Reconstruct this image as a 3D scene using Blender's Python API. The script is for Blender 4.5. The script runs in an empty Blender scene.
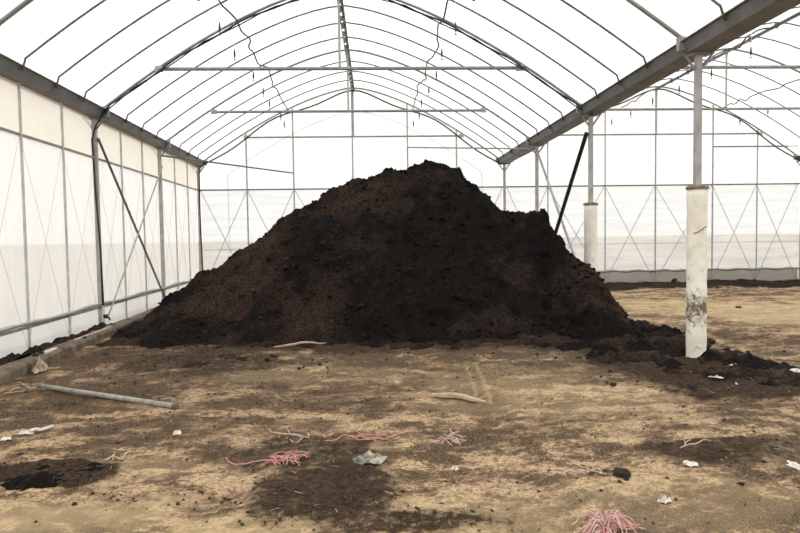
import bpy, math, random
import numpy as np
from mathutils import Vector, Matrix
rnd = random.Random(7)
nr = np.random.RandomState(11)
scene = bpy.context.scene
col = scene.collection

# ------------------------------------------------------------------ camera
F, YAW, PIT, ROL, EYE = 638.6, .0402, .0461, .0141, 1.642
cy, sy, cp, sp, cr, sr = (math.cos(YAW), math.sin(YAW), math.cos(PIT), math.sin(PIT), math.cos(ROL), math.sin(ROL))
FW = np.array([sy*cp, cy*cp, -sp]); R0 = np.array([cy, -sy, 0.]); U0 = np.array([sy*sp, cy*sp, cp])
RT = cr*R0 - sr*U0; UP = sr*R0 + cr*U0
cam_d = bpy.data.cameras.new('camera'); cam = bpy.data.objects.new('camera', cam_d); col.objects.link(cam)
m = Matrix.Identity(4)
for i in range(3):
    m[i][0] = RT[i]; m[i][1] = UP[i]; m[i][2] = -FW[i]
m[2][3] = EYE
cam.matrix_world = m
cam_d.sensor_width = 36; cam_d.lens = F*36/800; cam_d.clip_end = 3000; cam_d.clip_start = .05
scene.camera = cam

# ------------------------------------------------------------------ world: bright overcast sky
w = bpy.data.worlds.new('world'); scene.world = w; w.use_nodes = True
nt = w.node_tree; nt.nodes.clear()
out = nt.nodes.new('ShaderNodeOutputWorld'); bg = nt.nodes.new('ShaderNodeBackground')
tc = nt.nodes.new('ShaderNodeTexCoord'); sx = nt.nodes.new('ShaderNodeSeparateXYZ'); rp = nt.nodes.new('ShaderNodeValToRGB')
rp.color_ramp.elements[0].position = 0.0; rp.color_ramp.elements[0].color = (.80, .80, .79, 1)
rp.color_ramp.elements[1].position = .75; rp.color_ramp.elements[1].color = (1, .998, .99, 1)
nt.links.new(tc.outputs['Generated'], sx.inputs[0]); nt.links.new(sx.outputs['Z'], rp.inputs[0])
nt.links.new(rp.outputs[0], bg.inputs[0]); nt.links.new(bg.outputs[0], out.inputs[0])
bg.inputs[1].default_value = 1.75

vs = scene.view_settings
vs.view_transform = 'Standard'; vs.look = 'None'; vs.gamma = 1; vs.use_curve_mapping = False; vs.exposure = 0.0

def ray(px, py): return FW*F + RT*(px-400) - UP*(py-266.5)
def ground(px, py, z=0.):
    r = ray(px, py); t = (z-EYE)/r[2]; return np.array([r[0]*t, r[1]*t, z])
def at(px, py, Y):
    r = ray(px, py); t = Y/r[1]; return np.array([r[0]*t, Y, EYE+r[2]*t])

# ------------------------------------------------------------------ numpy noise
def _h(ix, iy, seed):
    n = (ix.astype(np.int64)*374761393 + iy.astype(np.int64)*668265263 + seed*1274126177) & 0xffffffff
    n = ((n ^ (n >> 13))*1274126177) & 0xffffffff
    return ((n ^ (n >> 16)) & 0xffff)/65535.0
def vnoise(x, y, seed=0):
    ix = np.floor(x); iy = np.floor(y); fx = x-ix; fy = y-iy
    fx = fx*fx*fx*(fx*(fx*6-15)+10); fy = fy*fy*fy*(fy*(fy*6-15)+10)
    a = _h(ix, iy, seed); b = _h(ix+1, iy, seed); c = _h(ix, iy+1, seed); d = _h(ix+1, iy+1, seed)
    return (a*(1-fx)+b*fx)*(1-fy) + (c*(1-fx)+d*fx)*fy - .5
def fbm(x, y, octv=5, seed=0, gain=.5):
    s = 0; a = 1.; f = 1.
    for o in range(octv):
        s = s + a*vnoise(x*f+17.3*o, y*f-9.1*o, seed+o*13); a *= gain; f *= 2.03
    return s
def sstep(a, b, x):
    t = np.clip((x-a)/(b-a), 0, 1); return t*t*(3-2*t)

# ------------------------------------------------------------------ materials
def newmat(name):
    mt = bpy.data.materials.new(name); mt.use_nodes = True
    return mt, mt.node_tree, mt.node_tree.nodes['Principled BSDF']
def simple(name, c, c2=None, scale=8., rough=.6, metal=0., bump=.0, bscale=60., detail=4.):
    mt, nt, b = newmat(name); N = nt.nodes; L = nt.links
    b.inputs['Roughness'].default_value = rough; b.inputs['Metallic'].default_value = metal
    tc = N.new('ShaderNodeTexCoord')
    if c2 is None: c2 = tuple(v*.7 for v in c)
    n = N.new('ShaderNodeTexNoise'); n.inputs['Scale'].default_value = scale; n.inputs['Detail'].default_value = detail
    r = N.new('ShaderNodeValToRGB'); r.color_ramp.elements[0].position = .35; r.color_ramp.elements[1].position = .65
    r.color_ramp.elements[0].color = (*c2, 1); r.color_ramp.elements[1].color = (*c, 1)
    L.new(tc.outputs['Object'], n.inputs['Vector']); L.new(n.outputs['Fac'], r.inputs[0]); L.new(r.outputs[0], b.inputs['Base Color'])
    if bump > 0:
        n2 = N.new('ShaderNodeTexNoise'); n2.inputs['Scale'].default_value = bscale; n2.inputs['Detail'].default_value = 6
        bp = N.new('ShaderNodeBump'); bp.inputs['Strength'].default_value = bump; bp.inputs['Distance'].default_value = .02
        L.new(tc.outputs['Object'], n2.inputs['Vector']); L.new(n2.outputs['Fac'], bp.inputs['Height']); L.new(bp.outputs[0], b.inputs['Normal'])
    return mt
def film(name, c, clear, c2=None, scale=(.6, .6, .25), gloss=.0):
    """thin polythene sheet: partly clear, partly milky (light scattered through)"""
    mt = bpy.data.materials.new(name); mt.use_nodes = True; nt = mt.node_tree; N = nt.nodes; L = nt.links; N.clear()
    o = N.new('ShaderNodeOutputMaterial'); tc = N.new('ShaderNodeTexCoord'); mp = N.new('ShaderNodeMapping')
    mp.inputs['Scale'].default_value = scale
    n = N.new('ShaderNodeTexNoise'); n.inputs['Scale'].default_value = 2.2; n.inputs['Detail'].default_value = 5
    L.new(tc.outputs['Object'], mp.inputs[0]); L.new(mp.outputs[0], n.inputs['Vector'])
    r = N.new('ShaderNodeValToRGB'); r.color_ramp.elements[0].position = .3; r.color_ramp.elements[1].position = .6
    c2 = c2 or tuple(v*.93 for v in c)
    r.color_ramp.elements[0].color = (*c2, 1); r.color_ramp.elements[1].color = (*c, 1)
    L.new(n.outputs['Fac'], r.inputs[0])
    tl = N.new('ShaderNodeBsdfTranslucent'); df = N.new('ShaderNodeBsdfDiffuse'); tp = N.new('ShaderNodeBsdfTransparent')
    L.new(r.outputs[0], tl.inputs[0]); L.new(r.outputs[0], df.inputs[0]); tp.inputs[0].default_value = (.98, .98, .97, 1)
    m1 = N.new('ShaderNodeMixShader'); m1.inputs[0].default_value = .3
    L.new(tl.outputs[0], m1.inputs[1]); L.new(df.outputs[0], m1.inputs[2])
    m2 = N.new('ShaderNodeMixShader')
    mr = N.new('ShaderNodeMapRange'); mr.inputs['From Min'].default_value = .3; mr.inputs['From Max'].default_value = .7
    mr.inputs['To Min'].default_value = clear*1.15; mr.inputs['To Max'].default_value = clear*.85
    L.new(n.outputs['Fac'], mr.inputs[0]); L.new(mr.outputs[0], m2.inputs[0])
    L.new(m1.outputs[0], m2.inputs[1]); L.new(tp.outputs[0], m2.inputs[2]); L.new(m2.outputs[0], o.inputs[0])
    return mt

M = {}
M['roof_film'] = film('roof_film', (.93, .93, .92), .62)
M['wall_film'] = film('wall_film', (.92, .92, .91), .20, (.86, .86, .84), (.5, 1.2, .35))
M['gable_film'] = film('gable_film', (.90, .91, .91), .40, (.80, .82, .83), (.35, 1, 1.3))
M['beige_film'] = film('beige_film', (.90, .84, .74), .18, (.84, .77, .66), (1, .5, .8))
M['skirt_film'] = film('skirt_film', (.93, .93, .91), .22)
M['grey_film'] = film('grey_film', (.20, .195, .19), .20, (.13, .125, .12), (.5, 1, 1))
M['steel_light'] = simple('light_galvanised_steel', (.62, .62, .61), (.48, .48, .465), 7, .55, .15)
M['steel'] = simple('galvanised_steel', (.33, .33, .32), (.23, .23, .225), 6, .5, .3)
M['steel_pale'] = simple('pale_galvanised_steel', (.46, .46, .445), (.33, .33, .315), 7, .55, .2)
M['steel_dark'] = simple('dull_galvanised_steel', (.20, .20, .195), (.13, .13, .125), 5, .55, .3)
M['gutter'] = simple('weathered_gutter_steel', (.21, .21, .205), (.14, .14, .135), 2.5, .6, .2)
M['black'] = simple('black_polythene_pipe', (.018, .018, .018), (.010, .010, .010), 10, .45)
M['wire'] = simple('grey_wire', (.25, .25, .25), (.2, .2, .2), 10, .5, .3)
M['strip'] = simple('film_clamp_strip', (.72, .72, .70), (.6, .6, .58), 6, .5)
M['tube_white'] = simple('thin_white_tubing', (.75, .75, .75), (.65, .65, .65), 6, .5)
M['concrete'] = simple('kerb_concrete', (.21, .16, .11), (.09, .068, .047), 7, .9, 0, .5, 40)
M['timber'] = simple('pale_timber', (.55, .45, .31), (.38, .29, .19), 12, .8)
M['plastic_white'] = simple('white_plastic_scrap', (.80, .77, .72), (.62, .56, .48), 30, .5)
M['plastic_grey'] = simple('grimy_grey_plastic', (.46, .43, .33), (.07, .06, .045), 16, .6)
M['cloth'] = simple('pale_sacking', (.60, .50, .36), (.38, .30, .21), 20, .9)
M['red'] = simple('faded_red_twine', (.60, .20, .18), (.66, .42, .37), 25, .7)
M['pink'] = simple('faded_pink_twine', (.74, .56, .50), (.58, .36, .31), 25, .7)
M['straw'] = simple('dry_straw', (.62, .50, .32), (.42, .31, .18), 30, .8)
M['pipe_grey'] = simple('scuffed_grey_pipe', (.44, .42, .38), (.27, .24, .20), 12, .5)
M['clod'] = simple('dark_soil_clod', (.050, .036, .027), (.020, .014, .011), 14, .95, 0, .8, 50)
M['crumb'] = simple('brown_soil_crumb', (.085, .060, .041), (.03, .021, .015), 3, .95)
M['rust'] = simple('rusty_cap', (.30, .24, .17), (.16, .10, .06), 20, .85)
M['curtain'] = film('roll_up_curtain_film', (.86, .875, .885), .30, (.66, .685, .705), (.22, 1, 2.4))

def pedestal_mat():
    mt, nt, b = newmat('dirty_white_sleeve'); N = nt.nodes; L = nt.links
    b.inputs['Roughness'].default_value = .55
    tc = N.new('ShaderNodeTexCoord')
    n = N.new('ShaderNodeTexNoise'); n.inputs['Scale'].default_value = 5; n.inputs['Detail'].default_value = 6
    r = N.new('ShaderNodeValToRGB'); r.color_ramp.elements[0].position = .34; r.color_ramp.elements[0].color = (.80, .75, .61, 1)
    r.color_ramp.elements[1].position = .6; r.color_ramp.elements[1].color = (.95, .93, .82, 1)
    L.new(tc.outputs['Object'], n.inputs['Vector']); L.new(n.outputs['Fac'], r.inputs[0])
    # splashes of mud: denser in the lower metre, with a patch where the sleeve is scuffed
    s = N.new('ShaderNodeSeparateXYZ'); L.new(tc.outputs['Object'], s.inputs[0])
    n2 = N.new('ShaderNodeTexNoise'); n2.inputs['Scale'].default_value = 11; n2.inputs['Detail'].default_value = 10; n2.inputs['Roughness'].default_value = .72; n2.inputs['Distortion'].default_value = .6
    L.new(tc.outputs['Object'], n2.inputs['Vector'])
    mz = N.new('ShaderNodeValToRGB'); e = mz.color_ramp.elements
    e[0].position = 0; e[0].color = (.09, .09, .09, 1); e[1].position = 1; e[1].color = (0, 0, 0, 1)
    for p, v in ((.12, .02), (.17, .05), (.30, .22), (.35, .20), (.44, .02)):
        q = e.new(p); q.color = (v, v, v, 1)
    dv = N.new('ShaderNodeMath'); dv.operation = 'DIVIDE'; dv.inputs[1].default_value = 2.2
    L.new(s.outputs['Z'], dv.inputs[0]); L.new(dv.outputs[0], mz.inputs[0])
    ad = N.new('ShaderNodeMath'); ad.operation = 'ADD'; L.new(n2.outputs['Fac'], ad.inputs[0]); L.new(mz.outputs[0], ad.inputs[1])
    th = N.new('ShaderNodeMapRange'); th.inputs['From Min'].default_value = .61; th.inputs['From Max'].default_value = .74
    L.new(ad.outputs[0], th.inputs[0])
    mx = N.new('ShaderNodeMix'); mx.data_type = 'RGBA'; mx.inputs['B'].default_value = (.16, .12, .075, 1)
    L.new(th.outputs[0], mx.inputs['Factor']); L.new(r.outputs[0], mx.inputs['A']); L.new(mx.outputs['Result'], b.inputs['Base Color'])
    return mt
M['sleeve'] = pedestal_mat()

def ground_mat():
    mt, nt, b = newmat('trampled_earth'); N = nt.nodes; L = nt.links
    b.inputs['Roughness'].default_value = .95; b.inputs['Specular IOR Level'].default_value = .15
    tc = N.new('ShaderNodeTexCoord')
    def noise(s, d=6, rg=.6, sc=(1, 1, 1)):
        mp = N.new('ShaderNodeMapping'); mp.inputs['Scale'].default_value = sc; L.new(tc.outputs['Object'], mp.inputs[0])
        n = N.new('ShaderNodeTexNoise'); n.inputs['Scale'].default_value = s; n.inputs['Detail'].default_value = d; n.inputs['Roughness'].default_value = rg
        L.new(mp.outputs[0], n.inputs['Vector']); return n.outputs['Fac']
    def ramp(f, st):
        r = N.new('ShaderNodeValToRGB'); e = r.color_ramp.elements
        e[0].position = st[0][0]; e[0].color = (*st[0][1], 1); e[1].position = st[-1][0]; e[1].color = (*st[-1][1], 1)
        for p, c in st[1:-1]:
            q = e.new(p); q.color = (*c, 1)
        L.new(f, r.inputs[0]); return r.outputs[0]
    def mix(f, a, c):
        x = N.new('ShaderNodeMix'); x.data_type = 'RGBA'
        for s_, v in (('Factor', f), ('A', a), ('B', c)):
            if isinstance(v, (tuple, float)): x.inputs[s_].default_value = v if isinstance(v, float) else (*v, 1)
            else: L.new(v, x.inputs[s_])
        return x.outputs['Result']
    def math_(op, a, b_):
        x = N.new('ShaderNodeMath'); x.operation = op
        for i, v in enumerate((a, b_)):
            if isinstance(v, float): x.inputs[i].default_value = v
            else: L.new(v, x.inputs[i])
        return x.outputs[0]
    big = noise(.9, 6, .62); mid = noise(5.5, 8, .7, (.75, 1.2, 1)); strk = noise(2.6, 8, .72, (.35, 2.2, 1)); gr2 = noise(19, 8, .82); fine = noise(38, 6, .8); grit = noise(130, 3, .7)
    tn = N.new('ShaderNodeAttribute'); tn.attribute_name = 'tone'
    det = math_('ADD', math_('ADD', math_('MULTIPLY', math_('SUBTRACT', mid, .5), 1.0), math_('MULTIPLY', math_('SUBTRACT', gr2, .5), 3.6)), math_('MULTIPLY', math_('SUBTRACT', strk, .5), .8))
    base = ramp(math_('ADD', tn.outputs['Fac'], det), [(.02, (.048, .028, .017)), (.34, (.158, .097, .056)), (.62, (.335, .218, .124)), (.95, (.60, .425, .255))])
    base = mix(ramp(fine, [(.43, (.75,)*3), (.52, (0.,)*3)]), base, (.10, .066, .039))
    base = mix(ramp(grit, [(.53, (0.,)*3), (.62, (.55,)*3)]), base, (.60, .46, .29))
    at_ = N.new('ShaderNodeAttribute'); at_.attribute_name = 'compost'; dk = at_.outputs['Fac']
    ap = N.new('ShaderNodeAttribute'); ap.attribute_name = 'pale'; pl = ap.outputs['Fac']
    base = mix(math_('MULTIPLY', pl, math_('ADD', .15, mid)), base, (.62, .46, .26))
    br = math_('ADD', dk, math_('MULTIPLY', math_('SUBTRACT', mid, .5), 1.3))
    br = math_('ADD', br, math_('MULTIPLY', math_('SUBTRACT', gr2, .5), 3.0))
    mask = ramp(br, [(.30, (0.,)*3), (.75, (1.,)*3)])
    comp = ramp(fine, [(.35, (.014, .009, .006)), (.52, (.050, .031, .019)), (.66, (.125, .080, .047))])
    L.new(mix(mask, base, comp), b.inputs['Base Color'])
    bp = N.new('ShaderNodeBump'); bp.inputs['Strength'].default_value = .9; bp.inputs['Distance'].default_value = .03
    L.new(math_('ADD', math_('MULTIPLY', mid, .8), math_('MULTIPLY', fine, .35)), bp.inputs['Height']); L.new(bp.outputs[0], b.inputs['Normal'])
    return mt
M['ground'] = ground_mat()

def pile_mat():
    mt, nt, b = newmat('compost'); N = nt.nodes; L = nt.links
    b.inputs['Roughness'].default_value = .97; b.inputs['Specular IOR Level'].default_value = .08
    tc = N.new('ShaderNodeTexCoord')
    def noise(s, d=6, rg=.65):
        n = N.new('ShaderNodeTexNoise'); n.inputs['Scale'].default_value = s; n.inputs['Detail'].default_value = d; n.inputs['Roughness'].default_value = rg
        L.new(tc.outputs['Object'], n.inputs['Vector']); return n.outputs['Fac']
    def ramp(f, st):
        r = N.new('ShaderNodeValToRGB'); e = r.color_ramp.elements
        e[0].position = st[0][0]; e[0].color = (*st[0][1], 1); e[1].position = st[-1][0]; e[1].color = (*st[-1][1], 1)
        for p, c in st[1:-1]:
            q = e.new(p); q.color = (*c, 1)
        L.new(f, r.inputs[0]); return r.outputs[0]
    a = N.new('ShaderNodeAttribute'); a.attribute_name = 'dry'
    fine = noise(26); tiny = noise(90, 4)
    wet = ramp(fine, [(.3, (.006, .0055, .005)), (.55, (.012, .010, .009)), (.75, (.026, .019, .015))])
    dry = ramp(fine, [(.3, (.014, .009, .007)), (.5, (.042, .026, .019)), (.72, (.105, .070, .048))])
    ad = N.new('ShaderNodeMath'); ad.operation = 'MULTIPLY_ADD'; ad.inputs[1].default_value = .9
    n5 = noise(3.2, 7, .7); L.new(n5, ad.inputs[0]); L.new(a.outputs['Fac'], ad.inputs[2])
    f = ramp(ad.outputs[0], [(.50, (0.,)*3), (1.05, (1.,)*3)])
    mx = N.new('ShaderNodeMix'); mx.data_type = 'RGBA'; L.new(f, mx.inputs['Factor']); L.new(wet, mx.inputs['A']); L.new(dry, mx.inputs['B'])
    m2 = N.new('ShaderNodeMix'); m2.data_type = 'RGBA'; m2.inputs['B'].default_value = (.16, .115, .08, 1)
    L.new(ramp(tiny, [(.66, (0.,)*3), (.76, (.5,)*3)]), m2.inputs['Factor']); L.new(mx.outputs['Result'], m2.inputs['A'])
    L.new(m2.outputs['Result'], b.inputs['Base Color'])
    bp = N.new('ShaderNodeBump'); bp.inputs['Strength'].default_value = 1; bp.inputs['Distance'].default_value = .05
    L.new(fine, bp.inputs['Height']); L.new(bp.outputs[0], b.inputs['Normal'])
    return mt
M['compost'] = pile_mat()

# ------------------------------------------------------------------ mesh helpers (world coordinates in, local out)
W = {}
class MB:
    def __init__(s): s.v = []; s.f = []; s.smooth = False
    def box(s, a, b):
        (x0, y0, z0), (x1, y1, z1) = a, b; n = len(s.v)
        s.v += [(x0, y0, z0), (x1, y0, z0), (x1, y1, z0), (x0, y1, z0), (x0, y0, z1), (x1, y0, z1), (x1, y1, z1), (x0, y1, z1)]
        s.f += [tuple(n+i for i in q) for q in ((0, 3, 2, 1), (4, 5, 6, 7), (0, 1, 5, 4), (1, 2, 6, 5), (2, 3, 7, 6), (3, 0, 4, 7))]
        return s
    def prism(s, prof, path):
        """sweep a closed (u, z) profile along points: u goes along +X"""
        n = len(s.v); k = len(prof)
        for p in path: s.v += [(p[0]+u, p[1], p[2]+z) for u, z in prof]
        for i in range(len(path)-1):
            for j in range(k):
                a = n+i*k+j; b = n+i*k+(j+1) % k; s.f.append((a, b, b+k, a+k))
        s.f.append(tuple(n+j for j in range(k))[::-1]); s.f.append(tuple(n+(len(path)-1)*k+j for j in range(k)))
        return s
    def tube(s, pts, r, sides=6, taper=None):
        pts = [Vector(p) for p in pts]; n = len(s.v); up = None
        for i, p in enumerate(pts):
            t = (pts[min(i+1, len(pts)-1)]-pts[max(i-1, 0)]).normalized()
            if up is None:
                up = Vector((0, 0, 1)) if abs(t.z) < .9 else Vector((1, 0, 0))
            side = t.cross(up).normalized(); up = side.cross(t).normalized()
            rr = r if taper is None else r*taper[i]
            for k in range(sides):
                a = 2*math.pi*(k+.5)/sides
                q = p + side*math.cos(a)*rr + up*math.sin(a)*rr; s.v.append(tuple(q))
        for i in range(len(pts)-1):
            for k in range(sides):
                a = n+i*sides+k; b = n+i*sides+(k+1) % sides
                s.f.append((a, b, b+sides, a+sides))
        s.f.append(tuple(n+k for k in range(sides))[::-1]); s.f.append(tuple(n+(len(pts)-1)*sides+k for k in range(sides)))
        return s
    def lathe(s, c, prof, sides=16):
        n = len(s.v)
        for r, z in prof:
            for k in range(sides):
                a = 2*math.pi*k/sides; s.v.append((c[0]+r*math.cos(a), c[1]+r*math.sin(a), c[2]+z))
        for i in range(len(prof)-1):
            for k in range(sides):
                a = n+i*sides+k; b = n+i*sides+(k+1) % sides; s.f.append((a, b, b+sides, a+sides))
        s.f.append(tuple(n+k for k in range(sides))[::-1]); s.f.append(tuple(n+(len(prof)-1)*sides+k for k in range(sides)))
        return s
    def grid(s, fn, us, vs_):
        n = len(s.v); k = len(vs_)
        for u in us:
            for v in vs_: s.v.append(tuple(fn(u, v)))
        for i in range(len(us)-1):
            for j in range(k-1):
                a = n+i*k+j; s.f.append((a, a+1, a+k+1, a+k))
        return s
    def build(s, name, mat, parent=None, origin=None, smooth=False):
        if origin is None:
            if parent is not None: origin = W[parent]
            else:
                xs = np.array(s.v); origin = ((xs[:, 0].min()+xs[:, 0].max())/2, (xs[:, 1].min()+xs[:, 1].max())/2, xs[:, 2].min())
        ox, oy, oz = origin
        me = bpy.data.meshes.new(name); me.from_pydata([(x-ox, y-oy, z-oz) for x, y, z in s.v], [], s.f); me.update()
        if smooth: me.polygons.foreach_set('use_smooth', [True]*len(me.polygons))
        me.materials.append(M[mat])
        o = bpy.data.objects.new(name, me); col.objects.link(o)
        W[o] = origin
        if parent is not None:
            o.parent = parent; p = W[parent]; o.location = (ox-p[0], oy-p[1], oz-p[2])
        else: o.location = origin
        return o
def tag(o, label, cat, group=None):
    o['label'] = label; o['category'] = cat
    if group: o['group'] = group
    return o
def struct(o, label, cat):
    o['kind'] = 'structure'; o['label'] = label; o['category'] = cat; return o
def empty(name, loc):
    o = bpy.data.objects.new(name, None); col.objects.link(o); o.location = tuple(loc); o.empty_display_size = .1; W[o] = tuple(loc); return o
def from_np(name, verts, faces, mat, attrs=None, origin=(0, 0, 0), parent=None, smooth=True):
    me = bpy.data.meshes.new(name); nv = len(verts); nf = len(faces); k = faces.shape[1]
    me.vertices.add(nv); me.vertices.foreach_set('co', (verts-np.array(origin)).astype(np.float32).ravel())
    me.loops.add(nf*k); me.loops.foreach_set('vertex_index', faces.astype(np.int32).ravel())
    me.polygons.add(nf); me.polygons.foreach_set('loop_start', np.arange(0, nf*k, k, dtype=np.int32))
    me.polygons.foreach_set('use_smooth', np.full(nf, smooth))
    me.update(calc_edges=True)
    for kx, vals in (attrs or {}).items():
        a = me.attributes.new(kx, 'FLOAT', 'POINT'); a.data.foreach_set('value', vals.astype(np.float32).ravel())
    me.materials.append(M[mat])
    o = bpy.data.objects.new(name, me); col.objects.link(o); W[o] = tuple(origin)
    if parent is not None:
        o.parent = parent; p = W[parent]; o.location = tuple(np.array(origin)-np.array(p))
    else: o.location = origin
    return o
def grid_faces(ni, nj):
    i, j = np.meshgrid(np.arange(ni-1), np.arange(nj-1), indexing='ij'); a = (i*nj+j).ravel()
    return np.stack([a, a+nj, a+nj+1, a+1], 1)
ORD = ['first', 'second', 'third', 'fourth', 'fifth', 'sixth', 'seventh', 'eighth', 'ninth', 'tenth', 'eleventh', 'twelfth', 'thirteenth', 'fourteenth', 'fifteenth', 'sixteenth']

# ------------------------------------------------------------------ layout numbers
XR, XR2 = 4.12, 13.72                 # column rows right of each span
C1, C2 = -.55, 9.0                    # ridge positions
ZG, ZR, ZT = 3.90, 6.27, 4.77         # gutter underside, ridge, tie beam
HU, HM, HL = 3.17, 1.33, .43          # wall rails
YB, YF = 20., 0.                      # gable, near end of what is built
def XL(d): return -5.073-.0374*(d-12)
def spanx(b, d): return (XL(d)+.05, C1, XR-.05) if b == 0 else (XR+.05, C2, XR2-.05)
def arch_z(b, d, x, z0=3.97):
    l, c, r = spanx(b, d); u = (c-x)/(c-l) if x < c else (x-c)/(r-c)
    return z0+(ZR-z0)*(1-min(1, abs(u))**1.5)
def arch_pts(b, d, n=28, dz=0., inset=.22):
    l, c, r = spanx(b, d); l += inset; r -= inset
    p = [(l+(r-l)*i/n, d, arch_z(b, d, l+(r-l)*i/n)+dz) for i in range(n+1)]
    return [(l-.055, d, ZG+.07)]+p+[(r+.055, d, ZG+.07)]

# ------------------------------------------------------------------ pile height function
SIL = [(98, 352), (112, 336), (122, 327), (135, 318), (150, 311), (165, 302), (200, 281), (240, 255), (285, 225), (300, 213), (330, 196), (360, 182), (390, 177), (406, 173), (416, 167), (428, 166), (437, 170), (446, 168), (458, 169), (470, 179), (480, 190), (495, 200), (510, 211), (535, 212), (545, 217), (552, 231), (565, 240), (575, 252), (586, 261), (598, 279), (607, 294), (613, 312), (628, 327), (645, 341)]
def yc_px(px): return 13.0-2.3*float(sstep(470, 600, px))-1.9*float(sstep(215, 105, px))
SX, SZ, SY = [], [], []
for px, py in SIL:
    p = at(px, py, yc_px(px)); SX.append(p[0]); SZ.append(max(0, p[2])); SY.append(p[1])
SX, SZ, SY = map(np.array, (SX, SZ, SY))
def pile_h(X, Y):
    S = np.interp(X, SX, SZ, left=0, right=0); yc = np.interp(X, SX, SY); wbl = 1.6*sstep(-2.6, -4.2, X)
    Yw = Y+.25*fbm(X*.8, Y*.8, 3, 5)
    foot = 9.55-.06*X+1.2*sstep(-3.3, -4.5, X)+.35*vnoise(X*1.1, X*0+3.3, 9)+.18*vnoise(X*3.1, X*0+1.3, 19)
    wf = np.maximum(yc-foot, .6); wb = 4.0-1.2*sstep(1.5, 4., X)-wbl*.5
    t = np.where(Yw < yc, (yc-Yw)/wf, (Yw-yc)/wb)
    prof = 1-np.sqrt(np.clip(t, 0, 2)**2+.004)+.063*(1-np.clip(t, 0, 1))
    # hollow dug into the middle of the front face, bulge on the left flank
    h = S*np.clip(prof, -1, 1)
    env = np.clip(h/.8, 0, 1)
    h = h-.28*env*np.exp(-((X-1.9)/1.1)**2-((Y-11.2)/.8)**2)+.16*env*np.exp(-((X+1.6)/1.3)**2-((Y-11.4)/1.)**2)
    n = .20*fbm(X*1.3, Y*1.3, 4, 31)+.16*fbm(X*3.2, Y*3.2, 4, 41)+.05*np.abs(fbm(X*11, Y*11, 3, 51))
    return np.where(prof > -.3, h+n*np.clip(h/.5+.12, .06, 1), -1)-.015

# ------------------------------------------------------------------ floor
def patch(X, Y, px, py, rx, ry, seed=0):
    c = ground(px, py); a = abs(ground(px+rx, py)[0]-ground(px-rx, py)[0])/2; b = abs(ground(px, py-ry)[1]-ground(px, py+ry)[1])/2
    q = np.sqrt(((X-c[0])/a)**2+((Y-c[1])/b)**2)+.55*fbm(X*1.6, Y*1.6, 4, 70+seed)
    return 1-sstep(.55, 1.2, q)
DARK = [(32, 476, 76, 15, 1.5), (300, 455, 105, 24, .62), (320, 490, 85, 40, .85), (390, 526, 110, 16, .75), (715, 450, 90, 13, .75), (740, 458, 70, 12, .5), (215, 362, 85, 15, .72), (60, 372, 60, 20, .30),
        (400, 346, 240, 7, .85), (110, 398, 110, 18, .42), (560, 345, 120, 6, .9), (690, 364, 105, 30, 1.1), (770, 384, 80, 16, 1.), (640, 340, 60, 16, .9), (770, 340, 60, 8, .5),
        (150, 503, 80, 10, .35), (520, 428, 110, 16, .26), (130, 430, 90, 12, .25), (690, 405, 120, 10, .2), (600, 474, 30, 8, .5), (125, 352, 40, 12, .5), (330, 395, 190, 22, .42), (500, 372, 160, 14, .32), (640, 420, 160, 16, .26), (250, 430, 120, 16, .34), (560, 500, 60, 12, .2)]
PALE = [(480, 520, 130, 30, .5), (60, 520, 120, 22, .8), (250, 526, 110, 16, .7), (760, 312, 140, 14, .9), (660, 305, 60, 8, .7), (560, 400, 140, 20, .35), (330, 375, 120, 10, .25), (500, 380, 90, 16, .35), (700, 500, 160, 30, .35), (120, 470, 70, 14, .35)]  # lighter floor patches; those in the second span paint sunlight into the colour
def compost_mask(X, Y):
    s = np.zeros_like(X)
    for i, (px, py, rx, ry, k) in enumerate(DARK): s = np.maximum(s, k*patch(X, Y, px, py, rx, ry, i))
    return s
def floor_h(X, Y):
    h = .04*fbm(X*.5, Y*.5, 3, 90)+.018*fbm(X*2.2, Y*2.2, 4, 95)+.012*fbm(X*9, Y*9, 3, 99)
    # wheel ruts running in towards the heap
    for x0, k in ((-1.1, .05), (.75, -.02), (1.05, .02)):
        xx = X-(x0+k*(Y-4)+.12*vnoise(Y*.4, Y*0+x0, 8)); h = h-.022*np.exp(-(xx/.13)**2)*(Y < 9.5)
    return h
ys = np.concatenate([np.linspace(-2, 2.9, 12), 3*np.exp(np.arange(0, 385)*.005), ])
ys = ys[ys < YB+.6]; ys = np.append(ys, YB+.8)
xs = np.concatenate([np.arange(-5.6, -4.2, .06), np.arange(-4.2, 4.6, .021), np.arange(4.6, 14.4, .06)])
X, Y = np.meshgrid(xs, ys, indexing='ij')
cm = np.maximum(compost_mask(X, Y), .55*sstep(-4.70, -4.82, X)); pale = np.zeros_like(X)
for i, (px, py, rx, ry, k) in enumerate(PALE): pale = np.maximum(pale, k*patch(X, Y, px, py, rx, ry, 40+i))
a, b_ = ground(470, 362), ground(482, 395)      # pale wheel marks in front of the heap
for off in (-.05, .07):
    t = np.clip((Y-b_[1])/(a[1]-b_[1]), -.3, 1); xl = b_[0]+(a[0]-b_[0])*t+off
    pale = np.maximum(pale, .8*np.exp(-((X-xl)/.035)**2)*((Y > b_[1]-.3) & (Y < a[1])))
th = .35*(X-.5)
tone = .5+.42*fbm(X*.8, Y*1.1, 5, 701, .65)+.50*fbm(X*1.1+Y*.25, Y*3.2-X*.5, 6, 711, .72)+.62*fbm(X*4, Y*6, 5, 721, .78)
for x0, k, w_ in ((-1.6, .10, .2), (-.3, .03, .16), (1.25, -.05, .2), (2.3, .12, .18), (-2.8, -.08, .2)):     # brown wheel tracks
    xx = X-(x0+k*(Y-4)+.25*vnoise(Y*.35, Y*0+x0, 8)); tone = tone-.22*np.exp(-(xx/w_)**2)*(.6+1.2*vnoise(X*3, Y*3, 731))
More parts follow.
